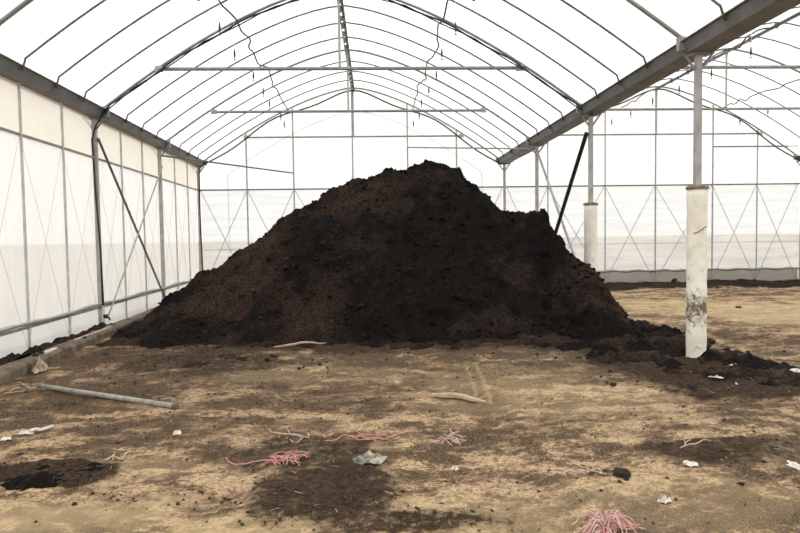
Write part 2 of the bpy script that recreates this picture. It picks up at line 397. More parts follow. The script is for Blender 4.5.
tone = tone-.22*sstep(4.8, 8.0, Y)*sstep(4.2, 3.2, X)-.10*sstep(-2, -3.6, X)
tone = .5+1.35*(tone-.5)
Z = floor_h(X, Y)+.010*(tone-.5)+.03*np.abs(fbm(X*6, Y*6, 4, 741, .6))*sstep(.3, -.2, tone-.4)+.035*cm*(.5+fbm(X*5, Y*5, 4, 111))+.02*np.clip(cm, 0, 1)*fbm(X*14, Y*14, 3, 113)
fl = from_np('floor', np.stack([X, Y, Z], -1).reshape(-1, 3), grid_faces(len(xs), len(ys)), 'ground', {'compost': cm, 'pale': pale, 'tone': tone})
struct(fl, 'trampled tan earth floor with dark compost stains', 'floor')
FXS, FYS, FZ = xs, ys, Z
def fz(x, y):
    i = min(max(int(np.searchsorted(FXS, x))-1, 0), len(FXS)-2); j = min(max(int(np.searchsorted(FYS, y))-1, 0), len(FYS)-2)
    u = (x-FXS[i])/(FXS[i+1]-FXS[i]); v = (y-FYS[j])/(FYS[j+1]-FYS[j])
    return float((FZ[i, j]*(1-u)+FZ[i+1, j]*u)*(1-v)+(FZ[i, j+1]*(1-u)+FZ[i+1, j+1]*u)*v)

# outside: earth beyond the film
M['outside'] = simple('outside_earth', (.50, .40, .29), (.40, .33, .235), .15, .95)
o = MB()
for (x0, y0, x1, y1) in ((-300, 20.9, 300, 500), (-300, -100, -5.7, 20.9), (14.5, -100, 300, 20.9), (-5.7, -100, 14.5, -2)):
    n = len(o.v); o.v += [(x0, y0, -.12), (x1, y0, -.12), (x1, y1, -.12), (x0, y1, -.12)]; o.f.append((n, n+1, n+2, n+3))
g = o.build('outside_ground', 'outside', origin=(0, 0, -.12)); struct(g, 'pale open earth outside the greenhouse seen through film', 'ground')

# ------------------------------------------------------------------ compost heap
xs = np.arange(-5.0, 5.4, .03); ys = np.arange(8.6, 17.6, .03)
X, Y = np.meshgrid(xs, ys, indexing='ij'); H = pile_h(X, Y)
dry = .55*np.exp(-((X+2.3)/1.2)**2-((Y-11.3)/1.5)**2)+.85*np.exp(-((X+.15)/.6)**2-((Y-12.3)/.5)**2)+.30*np.exp(-((X-3.4)/.55)**2)*(Y > 9.8)+.22*np.exp(-((X+.8)/2.0)**2-((Y-12.7)/.7)**2)+.35*np.exp(-((X-.9)/1.)**2-((Y-9.9)/.35)**2)
dry = dry-.55*np.exp(-((X-1.1)/1.3)**2-((Y-11.1)/.9)**2)+.04+.75*fbm(X*.9, Y*.9, 5, 77, .62)
keep = H > -.03
fc = grid_faces(len(xs), len(ys)); kf = keep.ravel()[fc].any(1); fc = fc[kf]
used = np.unique(fc); remap = np.full(X.size, -1); remap[used] = np.arange(len(used))
V = np.stack([X, Y, np.maximum(H, -.06)+floor_h(X, Y)*.3], -1).reshape(-1, 3)
# sideways crumble so that slopes are not a pure height map
V[:, 0] += .05*vnoise(V[:, 0]*6, V[:, 2]*9+V[:, 1]*3, 61)*np.clip(V[:, 2]*4, 0, 1); V[:, 1] += .09*vnoise(V[:, 0]*7, V[:, 2]*8, 63)*np.clip(V[:, 2]*4, 0, 1)
heap = from_np('compost_heap', V[used], remap[fc], 'compost', {'dry': dry.ravel()[used]}, origin=(0, 12.5, 0))
tag(heap, 'huge dark brown compost heap piled under the main greenhouse span', 'compost heap')

# low-poly lumps
PHI = (1+5**.5)/2
ICO_V = np.array([(-1, PHI, 0), (1, PHI, 0), (-1, -PHI, 0), (1, -PHI, 0), (0, -1, PHI), (0, 1, PHI), (0, -1, -PHI), (0, 1, -PHI), (PHI, 0, -1), (PHI, 0, 1), (-PHI, 0, -1), (-PHI, 0, 1)])/math.hypot(1, PHI)
ICO_F = np.array([(0, 11, 5), (0, 5, 1), (0, 1, 7), (0, 7, 10), (0, 10, 11), (1, 5, 9), (5, 11, 4), (11, 10, 2), (10, 7, 6), (7, 1, 8), (3, 9, 4), (3, 4, 2), (3, 2, 6), (3, 6, 8), (3, 8, 9), (4, 9, 5), (2, 4, 11), (6, 2, 10), (8, 6, 7), (9, 8, 1)])
def crumbs(name, P, size, mat, parent=None, attrs=None, origin=(0, 0, 0), flat=.7):
    n = len(P); q = nr.normal(size=(n, 4)); q /= np.linalg.norm(q, axis=1)[:, None]; a, b, c, d = q.T
    Rm = np.stack([1-2*(c*c+d*d), 2*(b*c-a*d), 2*(b*d+a*c), 2*(b*c+a*d), 1-2*(b*b+d*d), 2*(c*d-a*b), 2*(b*d-a*c), 2*(c*d+a*b), 1-2*(b*b+c*c)], 1).reshape(n, 3, 3)
    base = ICO_V[None]*(1+nr.uniform(-.35, .35, (n, 12, 1)))*nr.uniform(.6, 1.3, (n, 1, 3))
    Vv = np.einsum('nij,nkj->nki', Rm, base)*size[:, None, None]; Vv[:, :, 2] *= flat; Vv += P[:, None, :]
    Fc = (ICO_F[None]+12*np.arange(n)[:, None, None]).reshape(-1, 3)
    at_ = {k: np.repeat(v, 12) for k, v in (attrs or {}).items()}
    return from_np(name, Vv.reshape(-1, 3), Fc, mat, at_, origin, parent, smooth=False)
n = 9000
px = nr.uniform(-4.9, 4.9, n*3); py = nr.uniform(9.0, 15.5, n*3); hh = pile_h(px, py); ok = hh > .02
px, py, hh = px[ok][:n], py[ok][:n], hh[ok][:n]
szs = .010+.045*nr.rand(len(px))**5
dr = .45*np.exp(-((px+2.2)/1.6)**2)+.3*fbm(px*.9, py*.9, 3, 77)+nr.uniform(-.1, .3, len(px))
lumps = crumbs('surface_lumps', np.stack([px, py, hh+floor_h(px, py)*.3+szs*.1], 1), szs, 'compost', heap, {'dry': dr}, origin=(0, 12.5, 0)); lumps['kind'] = 'stuff'

# spreads of loose compost on the floor (thin, lumpy)
def spread(name, label, cells, hmax, seed, res=.03, dryv=.1):
    cs = [ground(c[0], c[1]) for c in cells]
    x0 = min(ground(c[0]-c[2]*1.5, c[1])[0] for c in cells); x1 = max(ground(c[0]+c[2]*1.5, c[1])[0] for c in cells)
    y0 = min(ground(c[0], c[1]+c[3]*1.5)[1] for c in cells); y1 = max(ground(c[0], c[1]-c[3]*1.5)[1] for c in cells)
    xs = np.arange(x0, x1, res); ys = np.arange(y0, y1, res); X, Y = np.meshgrid(xs, ys, indexing='ij')
    mk = np.zeros_like(X)
    for i, c in enumerate(cells): mk = np.maximum(mk, c[4]*patch(X, Y, c[0], c[1], c[2], c[3], seed+i))
    zb = floor_h(X, Y)
    mk = mk*(1-.45*np.exp(-((X-4.0)/.45)**2-((Y-7.8)/.5)**2))
    H = zb+hmax*(mk-.42)*(1+.6*fbm(X*3, Y*3, 3, seed))+mk*hmax*(.65*np.abs(fbm(X*6, Y*6, 4, seed+3, .6))+.95*fbm(X*3, Y*3, 5, seed+5, .6))-min(.02, .2*hmax)
    fc = grid_faces(len(xs), len(ys)); fc = fc[((H > zb-.04) & (mk > .05)).ravel()[fc].any(1)]
    used = np.unique(fc); rm = np.full(X.size, -1); rm[used] = np.arange(len(used))
    V = np.stack([X, Y, H], -1).reshape(-1, 3)[used]
    org = (float(V[:, 0].mean()), float(V[:, 1].mean()), 0)
    o = from_np(name, V, rm[fc], 'compost', {'dry': np.full(len(used), dryv)+.1+.8*fbm(V[:, 0]*2, V[:, 1]*2, 5, seed)}, origin=org)
    return tag(o, label, 'soil spill')
spread('compost_spill', 'low dark compost spill trailing from heap past the nearest white column', [(650, 352, 80, 24, 1), (635, 334, 50, 16, 1.1), (720, 370, 80, 16, .8), (790, 384, 60, 9, .7)], .13, 201)
spread('compost_spill', 'thin crumbly compost spread along the left foot of the heap', [(222, 362, 52, 12, .72), (290, 344, 100, 7, .9), (150, 341, 50, 7, .9)], .07, 231, dryv=.4)
spread('compost_spill', 'ragged compost fringe along the middle and right foot of heap', [(430, 343, 120, 7, .95), (550, 342, 90, 7, 1.)], .08, 251, dryv=.2)
spread('compost_spill', 'isolated dark compost patch near the lower left corner', [(32, 476, 88, 17, 1.05)], .045, 271, res=.02, dryv=.05)
# bank of soil along the end wall in the second span
xs = np.arange(4.6, 14.2, .05); ys = np.arange(15.6, 20.3, .05); X, Y = np.meshgrid(xs, ys, indexing='ij')
zb = floor_h(X, Y); top = 19.4-.05*(X-7)
H = zb+.17*sstep(top-1.7, top+.3, Y+.5*fbm(X*.9, Y*.9, 4, 301))*(.75+.7*fbm(X*1.1, Y*1.1, 4, 305))+.05*np.abs(fbm(X*5, Y*5, 3, 307))-.06
H = np.minimum(H, .3)
fc = grid_faces(len(xs), len(ys)); fc = fc[(H > zb-.05).ravel()[fc].any(1)]; used = np.unique(fc); rm = np.full(X.size, -1); rm[used] = np.arange(len(used))
V = np.stack([X, Y, H], -1).reshape(-1, 3)[used]
o = from_np('soil_bank', V, rm[fc], 'compost', {'dry': np.full(len(used), .45)+.4*fbm(V[:, 0]*2, V[:, 1]*2, 3, 311)}, origin=(9, 18.5, 0))
tag(o, 'low brown soil bank along the foot of the far end wall', 'soil bank')

# ------------------------------------------------------------------ roof and walls (film)
for b in (0, 1):
    mb = MB(); ds = [0+i*.5 for i in range(41)]
    mb.grid(lambda d, t: (lambda l, c, r: (l+(r-l)*t, d, arch_z(b, d, l+(r-l)*t)+.045-.02*abs(math.sin(math.pi*d))))(*spanx(b, d)), ds, [i/36 for i in range(37)])
    o = mb.build('ceiling', 'roof_film', smooth=True)
    struct(o, ['translucent white film roof arching over the main span', 'translucent white film roof arching over the second span at right'][b], 'roof')

def sheet(name, mat, p0, p1, z0, z1, parent=None, nu=60, nv=12, amp=.012, seed=0, axis=0):
    """upright sheet between two ground points, gently rippled"""
    mb = MB()
    def fn(u, v):
        x = p0[0]+(p1[0]-p0[0])*u; y = p0[1]+(p1[1]-p0[1])*u; za = z0(x, y) if callable(z0) else z0; zb = z1(x, y) if callable(z1) else z1
        z = za+(zb-za)*v; r = amp*2*float(vnoise(np.array([u*nu*.33]), np.array([z*1.3]), seed)[0])
        return (x+(r if axis == 0 else 0), y+(r if axis else 0), z)
    mb.grid(fn, [i/nu for i in range(nu+1)], [i/nv for i in range(nv+1)])
    return mb.build(name, mat, parent, smooth=True)
def rail(parent, a, b, r, mat, name='rail', n=2):
    pts = [[a[k]+(b[k]-a[k])*i/n for k in range(3)] for i in range(n+1)]
    return MB().tube(pts, r).build(name, mat, parent)
# left wall
wl = sheet('wall_left', 'wall_film', (XL(0)-.07, 0), (XL(20)-.07, 20), HL, HU, seed=1)
struct(wl, 'milky film side wall on thin studs at left', 'wall')
sheet('upper_film_strip', 'beige_film', (XL(0)-.05, 0), (XL(20)-.05, 20), HU-.03, 4.0, wl, seed=2)['label'] = 'beige film strip below the gutter'
sheet('film_skirt', 'skirt_film', (XL(0)-.05, 0), (XL(20)-.05, 20), -.1, HL+.02, wl, nv=4, seed=3)
for z, r, mt in ((HU, .022, 'steel'), (HL, .03, 'steel_pale')):
    rail(wl, (XL(0)-.01, 0, z), (XL(20)-.01, 20, z), r, mt)
pts = [(XL(d)+.045, d, HL+.055+.012*math.sin(d*2.3)) for d in np.arange(0, 20.01, .25)]
MB().tube(pts, 0.026, 8, [1+.25*math.sin(i*1.7) for i in range(len(pts))]).build('film_roll', 'steel_pale', wl, smooth=True)
for i in range(1, 16):
    d = i*4/3
    if i % 3 or d < 9: MB().tube([(XL(d), d, -.06), (XL(d), d, ZG+.02)], .02, 8).build('stud', 'steel_light', wl)
for i in range(4, 15):      # thin crossed wires between studs
    d = i*4/3
    rail(wl, (XL(d)-.02, d, HU), (XL(d+1.33)-.02, d+1.333, .1), .0022, 'steel', 'brace_wire'); rail(wl, (XL(d+1.33)-.02, d+1.333, HU), (XL(d)-.02, d, .1), .0022, 'steel', 'brace_wire')
# right side wall of the second span
wr = sheet('wall_right', 'wall_film', (XR2+.06, 0), (XR2+.06, 20), 0, 4.0, seed=4)
struct(wr, 'milky film side wall closing the second span', 'wall')
for z in (HU, HL): rail(wr, (XR2, 0, z), (XR2, 20, z), .022, 'steel')
# end walls
PO = [[-5.33, -3.89, -2.45, -.62, 1.09, 2.62, 4.08], [4.2, 5.5, 7.33, 8.95, 10.8, 12.25, 13.6]]
for b in (0, 1):
    l, c, r = spanx(b, YB); top = lambda x, y, b=b: arch_z(b, YB, x)
    o = sheet('wall_back', 'gable_film', (l, YB+.08), (r, YB+.08), HU-.02, top, nu=48, nv=14, seed=6+b, axis=1)
    struct(o, ['film end wall behind the compost heap', 'film end wall of the second span at right'][b], 'wall')
    sheet('film_skirt', ['skirt_film', 'grey_film'][b], (l, YB+.07), (r, YB+.07), -.1, HL+.02, o, nv=4, axis=1, seed=8+b)
    sheet('roll_up_curtain', 'curtain', (l, YB+.07), (r, YB+.07), HL, HU+.02, o, nv=12, axis=1, seed=12+b)['label'] = 'milky streaked roll-up curtain'
    pts = [(l+(r-l)*i/80, YB-.02, HL+.03+.015*math.sin(i*.9+b)) for i in range(81)]
    MB().tube(pts, .035, 6, [1+.35*math.sin(i*1.3)*math.sin(i*.37) for i in range(81)]).build('film_roll', 'steel', o, smooth=True)
    for z, rr, mt in ((HU, .022, 'steel_dark'), (HM, .008, 'steel_pale')): rail(o, (l, YB, z), (r, YB, z), rr, mt)
    for i, x in enumerate(PO[b]):
        if i in (0, 6): continue
        MB().tube([(x, YB, -.06), (x, YB, arch_z(b, YB, x))], .024 if b == 0 or i in (3, 4) else .02, 8).build('end_wall_post', 'steel_pale', o)
    if b == 1: rail(o, (10.8, YB-.03, 4.36), (13.55, YB-.03, 4.36), .022, 'steel_dark')
    for i in range(6):
        x0, x1 = PO[b][i], PO[b][i+1]
        for q0, q1 in ((x0, x1), (x1, x0)): rail(o, (q0, YB+.03, HU), (q1, YB+.03, .1), .009, 'steel', 'brace_rod')

# ------------------------------------------------------------------ gutters
prof = [(-.15, 0), (.15, 0), (.21, .13), (.25, .13), (.25, .142), (.20, .142), (.14, .012), (-.14, .012), (-.20, .142), (-.25, .142), (-.25, .13), (-.21, .13)]
for nm, fx, lb in (('l', lambda d: XL(d), 'long grey steel rain gutter on top of the left side wall'), ('m', lambda d: XR, 'wide dark steel valley gutter between the two roof spans'), ('r', lambda d: XR2, 'steel gutter at the outer side of the second span')):
    g = MB().prism(prof, [(fx(d), d, ZG) for d in (0, 4, 8, 12, 16, 20)]).build('rain_gutter', 'gutter')
    tag(g, lb, 'gutter')
    for d in range(2, 20, 2): MB().prism([(u*1.04, z*1.03-.006) for u, z in prof[:3]+prof[-1:]], [(fx(d), d-.03, ZG), (fx(d), d+.03, ZG)]).build('joint_band', 'gutter', g)

# ------------------------------------------------------------------ columns
def column(x, d, sleeve, label, bend=0):
    t = empty('greenhouse_column', (x, d, 0)); tag(t, label, 'column', 'steel columns under the gutters')
    z0 = 2.23 if sleeve else -.05; h = .037
    MB().box((x-h, d-h, z0-.02), (x+h, d+h, ZG-.02)).build('post', 'steel_pale', t)
    MB().box((x-.13, d-.05, ZG-.03), (x+.13, d+.05, ZG)).build('top_plate', 'steel', t)
    for s in (-1, 1):
        mb = MB(); n = 0
        mb.tube([(x+s*.04, d, ZG-.2), (x+s*.2, d, ZG+.02)], .018).build('bracket', 'steel', t)
    if sleeve:
        prof = []
        for i in range(24):
            z = -.1+2.31*i/23; prof.append((.122+.004*math.sin(i*2.1), z))
        sl = MB().lathe((x, d, 0), prof, 24).build('sleeve', 'sleeve', t, smooth=True); sl['label'] = 'dirty white sleeve round the column foot'
        MB().lathe((x, d, 2.19), [(.10, 0), (.135, .005), (.14, .03), (.12, .05), (.06, .06)], 20).build('sleeve_cap', 'rust', sl)
        if d == 8:
            pts = [(x-.09+.02*i, d-math.sqrt(.1265**2-(-.09+.02*i)**2), 1.63+.012*i+.008*math.sin(i*2.2)) for i in range(9)]
            MB().tube(pts, .006, 5).build('crack', 'rust', sl)
    else:
        MB().box((x-.09, d-.09, -.05), (x+.09, d+.09, .06)).build('base_plate', 'steel_dark', t)
    return t
where = {8: 'nearest white-sleeved column in front of the spill', 12: 'white-sleeved column second from camera, beside the heap shoulder', 16: 'bare grey column showing just behind the right shoulder of heap', 20: 'farthest column of the valley gutter against the end wall'}
for d in (8, 12, 16, 20): column(XR, d, d < 20, where[d])
for d, lb in ((12, 'left wall post carrying the black hose'), (16, 'left wall post at lower end of dark diagonal brace'), (20, 'corner post where left wall meets the end wall')): column(XL(d), d, False, lb)
for d, lb in ((20, 'corner post of second span at right edge of picture'),): column(XR2, d, False, lb)

# diagonal braces of the 12-16 m bay
def brace(name, a, b, r, mat, label, cat='brace'):
    tag(MB().tube([a, b], r, 8).build(name, mat), label, cat)
brace('diagonal_brace', (XL(12)+.06, 12, 3.52), (XL(16)+.06, 15.9, .22), .024, 'steel_dark', 'dark diagonal rod across the left wall beside the heap')
brace('diagonal_brace', (XL(16)+.08, 15.95, 3.45), (XL(12)+.08, 12.1, .22), .016, 'steel_pale', 'pale thin diagonal rod crossing the dark one on left wall')
brace('diagonal_brace', (XR-.08, 12, 3.55), (XR-.08, 15.9, .05), .04, 'black', 'thick black diagonal pole rising from heap to white column')
brace('diagonal_brace', (XR-.02, 15.9, 3.75), (XR+.10, 12.1, .15), .028, 'steel_pale', 'pale diagonal rod between the two columns right of heap')
brace('corner_brace', (XL(16)+.05, 16, 3.72), (-2.45, 19.96, 3.66), .022, 'steel_dark', 'dark horizontal strut from left wall to the end wall')
brace('corner_brace', (XR-.02, 15.95, 3.80), (1.09, 19.96, 4.42), .022, 'steel', 'grey strut from end wall post to the valley gutter')

# ------------------------------------------------------------------ roof hoops and trusses
for b in (0, 1):
    sp_n = ['main span', 'second span at right'][b]
    k = 0
    for d in range(20, 6, -1):
        if d % 4 == 0: continue
        if b == 1 and d < 10: continue
        o = MB().tube(arch_pts(b, d), .0165, 6).build('roof_hoop', 'steel_dark', smooth=True)
        tag(o, '%s thin steel hoop of the %s counting from the end wall' % (ORD[k], sp_n), 'roof hoop', 'thin roof hoops'); k += 1
    for k, d in enumerate((20, 16, 12, 8)):
        if b == 1 and d < 12: continue
        l, c, r = spanx(b, d); t = empty('roof_truss', (c, d, ZT))
        lb = ['farthest roof truss standing on the end wall of the %s', 'middle roof truss of the %s, second from end wall', 'long-tied roof truss of the %s, third from end wall', 'nearest roof truss of the %s, at the upper picture edge'][k]
        tag(t, lb % sp_n, 'roof truss', 'roof trusses')
        MB().tube(arch_pts(b, d, 32, 0, .17), .024, 8).build('hoop', 'steel', t, smooth=True)
        p = arch_pts(b, d, 32, .022, .17); mb = MB()
        for i in range(1, 33):
            (x0, _, z0), (x1, _, z1) = p[i], p[i+1]; n = len(mb.v)
            mb.v += [(x0, d+.03, z0), (x0, d+.10, z0), (x1, d+.10, z1), (x1, d+.03, z1), (x0, d+.03, z0+.012), (x0, d+.10, z0+.012), (x1, d+.10, z1+.012), (x1, d+.03, z1+.012)]
            mb.f += [tuple(n+q for q in f) for f in ((0, 1, 2, 3), (7, 6, 5, 4), (0, 3, 7, 4), (1, 5, 6, 2))]
        mb.build('film_clamp', 'strip', t)
        if d >= 12:
            hw = 3.33
            tb = MB().tube([(c-hw-.02, d, ZT), (c+hw, d, ZT)], .032 if d < 20 else .026, 8).build('tie_beam', 'steel', t)
            for s in (-1, 1): MB().box((c+s*hw-.07, d-.025, ZT-.05), (c+s*hw+.07, d+.025, ZT+.06)).build('tie_clamp', 'steel_pale', tb)
            MB().tube([(c-.03, d, ZT), (c-.03, d, ZR-.02)], .024, 8).build('king_post', 'steel_pale', t)
        for s in (-1, 1):
            x = (l+.17) if s < 0 else (r-.17); MB().box((x-.045, d-.04, ZG+.03), (x+.045, d+.04, ZG+.2)).build('foot_bracket', 'steel', t)
    c = (C1, C2)[b]
    t = empty('ridge_purlin', (c, 10, ZR-.06)); tag(t, ['dark ridge pipe running along the top of main span', 'dark ridge pipe along the top of second span'][b], 'ridge pipe')
    MB().tube([(c, 4 if b == 0 else 9, ZR-.05), (c, 20.05, ZR-.05)], .030, 8).build('pipe', 'steel_dark', t)
    MB().tube([(c-.07, 4 if b == 0 else 9, ZR-.13), (c-.07, 20.05, ZR-.13)], .012, 6).build('rod', 'steel', t)
    for d in np.arange(9, 20.1, 1. if b else .5): MB().box((c-.075, d-.008, ZR-.135), (c+.01, d+.008, ZR-.03)).build('clip', 'steel_dark', t)

t = empty('outer_hoop', (C1, 23.6, 0)); tag(t, 'faint hoop standing outside behind the end wall film', 'hoop')
pp = [(x, 23.6, z) for x, _, z in arch_pts(0, 20, 28, -.02, .1)]
MB().tube(pp, .016, 6).build('hoop', 'steel_pale', t, smooth=True)
for q in (pp[0], pp[-1]): MB().tube([q, (q[0], q[1], -.13)], .02, 6).build('leg', 'steel_pale', t)

# ------------------------------------------------------------------ irrigation: black hoses and droppers
def wav(a, b, n, amp, seed):
    pts = []
    for i in range(n+1):
        t = i/n; q = np.array([t*n*.45]); e = math.sin(math.pi*t)**.3
        pts.append((a[0]+(b[0]-a[0])*t+amp*e*2*float(vnoise(q, q*0+1, seed)[0]), a[1]+(b[1]-a[1])*t, a[2]+(b[2]-a[2])*t+amp*e*2*float(vnoise(q, q*0+5, seed+1)[0])))
    return pts
x12 = XL(12)
t = empty('riser_hose', (x12+.06, 11.93, 0)); tag(t, 'black hose climbing left wall post and following roof hoop across', 'hose')
def hose12(off, dz, n=40):
    p = [(x12+.075+off*.5, 11.93, .45), (x12+.06, 11.93, 1.5), (x12+.0+off*.3, 11.93, 2.7), (x12-.02, 11.93, 3.5), (x12+.06, 11.9, 3.72), (x12+.18, 11.9, 3.92)]
    for i in range(n+1):
        x = x12+.33+(XR-.25-x12-.33)*i/n
        p.append((x, 11.92+off, arch_z(0, 12, x)-.06+dz-.05*abs(math.sin(i*.55+off*40))))
    return p+[(XR-.1, 11.92+off, 3.97), (XR+.02, 11.92, 3.86)]
MB().tube(hose12(0, 0), .017, 8).build('main_hose', 'black', t, smooth=True)
MB().tube(hose12(-.03, -.03), .012, 6).build('thin_hose', 'black', t, smooth=True)
tap = empty('water_tap', (x12+.075, 11.9, .2)); tag(tap, 'small standpipe tap at the foot of the hose post', 'tap')
MB().tube([(x12+.075, 11.92, .02), (x12+.075, 11.92, .46)], .022, 8).build('standpipe', 'tube_white', tap)
MB().tube([(x12+.075, 11.92, .24), (x12+.2, 11.86, .24), (x12+.215, 11.86, .19)], .018, 6).build('spout', 'black', tap)
MB().box((x12+.11, 11.82, .26), (x12+.17, 11.90, .30)).build('valve_handle', 'black', tap)
def hose20(b):
    l, c, r = spanx(b, 20); p = []
    for i in range(37):
        x = l+.05+(r-l-.1)*i/36; u = abs(x-c)
        p.append((x, 19.9, arch_z(b, 20, x)-.10-.16*abs(math.sin(u*1.25))**2))
    return p
for b, lb in ((0, 'thin black hose looped under the end wall hoop of main span'), (1, 'thin black hose looped under the end wall hoop of second span')):
    p = hose20(b)
    if b == 0: p = [(XL(20)+.08, 19.9, .6), (XL(20)+.05, 19.9, 2.5), (XL(20)+.06, 19.9, 3.7)]+p
    tag(MB().tube(p, .022, 6).build('end_hose', 'black', smooth=True), lb, 'hose')
LN = [((-2.35, 4, 5.68), (-2.52, 19.9, 5.5), 'wavy black hose under the roof left of the ridge'), ((1.5, 4, 5.68), (1.2, 19.9, 5.5), 'wavy black hose under the roof right of the ridge'),
      ((7.25, 8, 5.66), (7.05, 19.9, 5.5), 'wavy black hose under the second roof beside its ridge'), ((11.1, 12, 5.66), (10.9, 19.9, 5.5), 'wavy black hose at the far side of the second roof'),
      ((8.0, 10, 5.72), (7.8, 19.9, 5.6), 'wavy black cable just left of the second ridge pipe')]
for k, (a, b, lb) in enumerate(LN):
    tag(MB().tube(wav(a, b, 60, .09, 400+k*7), .016, 6).build('irrigation_hose', 'black', smooth=True), lb, 'hose')
proto = None
for k, (a, b, lb) in enumerate(LN[:4]):
    for i, d in enumerate((9.05, 10.5, 11.9, 13.4, 14.75, 16.0, 17.5, 18.7)):
        if (k == 3 and d < 15) or (k == 2 and d < 10): continue
        tt = (d-a[1])/(b[1]-a[1]); x = a[0]+(b[0]-a[0])*tt+.05*math.sin(d*3); z = a[2]+(b[2]-a[2])*tt
        if proto is None:
            proto = empty('hanging_sprinkler', (0, 0, 0)); proto.location = (x, d, z)
            proto_parts = [MB().tube([(0, 0, 0), (.006, 0, -.3), (0, 0, -.5)], .004, 5).build('dropper_tube', 'tube_white', proto),
                           MB().lathe((0, 0, -.64), [(.008, 0), (.017, .01), (.019, .07), (.012, .13), (.006, .15)], 8).build('weight', 'black', proto),
                           MB().lathe((0, 0, -.69), [(.022, 0), (.022, .008), (.006, .012), (.006, .055)], 8).build('spray_nozzle', 'black', proto)]
            o = proto
        else:
            o = proto.copy(); col.objects.link(o); o.location = (x, d, z)
            for pp in proto_parts:
                q = pp.copy(); col.objects.link(q); q.parent = o
        tag(o, '%s small black sprinkler from the end wall on the %s' % (ORD[(7-i)], ['hose left of the main ridge', 'hose right of the main ridge', 'hose beside second ridge', 'far hose of second roof'][k]), 'sprinkler', 'hanging sprinklers')

# ------------------------------------------------------------------ kerb and things on it
kx = lambda d: XL(d)+.55-.02*(d-9)
mb = MB(); n0 = 60; V = []
prof = [(0, -.1), (0, .10), (-.02, .125), (-.06, .135), (-.24, .13), (-.26, .11), (-.26, -.1)]
pts = []
for i in range(n0+1):
    d = 3+17*i/n0; pts.append((kx(d), d, 0))
mb.prism(prof, pts)
for i, (x, y, z) in enumerate(mb.v):
    if z > 0: mb.v[i] = (x+.02*float(vnoise(np.array([y*2.]), np.array([x*5]), 5)[0]), y, z+.03*float(vnoise(np.array([y*2.5]), np.array([x*7.+3]), 6)[0]))
tag(mb.build('concrete_kerb', 'concrete'), 'low weathered concrete kerb along the foot of left wall', 'kerb')
for (d0, d1, off, r, mt, lb) in ((9.9, 10.5, -.12, .03, 'timber', 'short pale board lying on the kerb, nearer one'), (10.5, 11.35, -.10, .03, 'timber', 'short pale board lying on the kerb, farther one'), (8.8, 9.15, -.10, .025, 'plastic_white', 'dirty whitish plastic strip lying on the kerb')):
    mb = MB(); a = kx(d0)+off; b = kx(d1)+off
    mb.v = [(a-.03, d0, .12), (a+.03, d0, .12), (b+.035, d1, .12), (b-.02, d1, .12), (a-.03, d0, .15), (a+.03, d0, .15), (b+.035, d1, .152), (b-.02, d1, .152)]
    mb.f = [(0, 3, 2, 1), (4, 5, 6, 7), (0, 1, 5, 4), (1, 2, 6, 5), (2, 3, 7, 6), (3, 0, 4, 7)]
    tag(mb.build('loose_board' if mt == 'timber' else 'plastic_strip', mt), lb, 'board' if mt == 'timber' else 'plastic')

xs = np.arange(-5.35, -4.6, .03); ys = np.arange(6.5, 11.8, .03); X, Y = np.meshgrid(xs, ys, indexing='ij')
KX = -5.073-.0374*(Y-12)+.55-.02*(Y-9)-.13; WX = -5.073-.0374*(Y-12)
H = -.02+(.13+.10*fbm(X*4, Y*2.5, 4, 801, .6))*sstep(.02, -.12, X-KX)*sstep(-.1, .1, X-WX)+.10*np.clip(fbm(X*7, Y*5, 4, 805, .6), 0, 1)
fc = grid_faces(len(xs), len(ys)); fc = fc[(((X-KX) < .02) & (X > WX-.05)).ravel()[fc].all(1)]; used = np.unique(fc); rm = np.full(X.size, -1); rm[used] = np.arange(len(used))
V = np.stack([X, Y, H], -1).reshape(-1, 3)[used]
tag(from_np('debris_strip', V, rm[fc], 'compost', {'dry': .45+.9*fbm(V[:, 0]*2, V[:, 1]*2, 4, 811)}, origin=(-4.9, 9, 0)), 'dark lumpy soil lodged between concrete kerb and left wall film', 'soil strip')
# crumpled sheets: a small rumpled patch with thickness
def crumple(name, mat, c, lx, ly, h, rot, label, cat, seed, nu=16, nv=9, z=None, group=None):
    V = []; z0 = fz(c[0], c[1]) if z is None else z
    F_ = []; k = nv+1
    for side in (1, 0):
        for i in range(nu+1):
            for j in range(nv+1):
                u = i/nu*2-1; v = j/nv*2-1
                s = 1+.35*float(vnoise(np.array([u*2.1+seed]), np.array([v*2.1]), seed)[0])*2
                x = u*lx*s*(1-.25*v*v); y = v*ly*s*(1-.6*u*u*abs(math.sin(seed)))
                e = (1-u*u)*(1-v*v)
                zz = h*(.15+abs(float(fbm(np.array([u*3.3+seed]), np.array([v*2.7]), 3, seed+2)[0]))*2.2*(.25+e))
                ca, sa = math.cos(rot), math.sin(rot)
                V.append((c[0]+x*ca-y*sa, c[1]+x*sa+y*ca, z0+zz-(.004 if not side else 0)))
    N = (nu+1)*k
    for i in range(nu):
        for j in range(nv):
            a = i*k+j; F_.append((a, a+k, a+k+1, a+1)); F_.append((N+a, N+a+1, N+a+k+1, N+a+k))
    for i in range(nu):
        a = i*k; F_.append((a, N+a, N+a+k, a+k)); a += nv; F_.append((a, a+k, N+a+k, N+a))
    for j in range(nv):
        a = j; F_.append((a, a+1, N+a+1, N+a)); a = nu*k+j; F_.append((a, N+a, N+a+1, a+1))
    mb = MB(); mb.v = V; mb.f = F_
    return tag(mb.build(name, mat), label, cat, group)
p = ground(38, 372); crumple('sack_scrap', 'cloth', (p[0]+.03, p[1], 0), .07, .16, .12, .3, 'pale crumpled sacking draped over the concrete kerb', 'sack', 3)
p = ground(368, 464); crumple('plastic_rag', 'plastic_grey', p, .14, .10, .045, .15, 'grimy grey-green plastic rag on the floor between red twine', 'rag', 5)
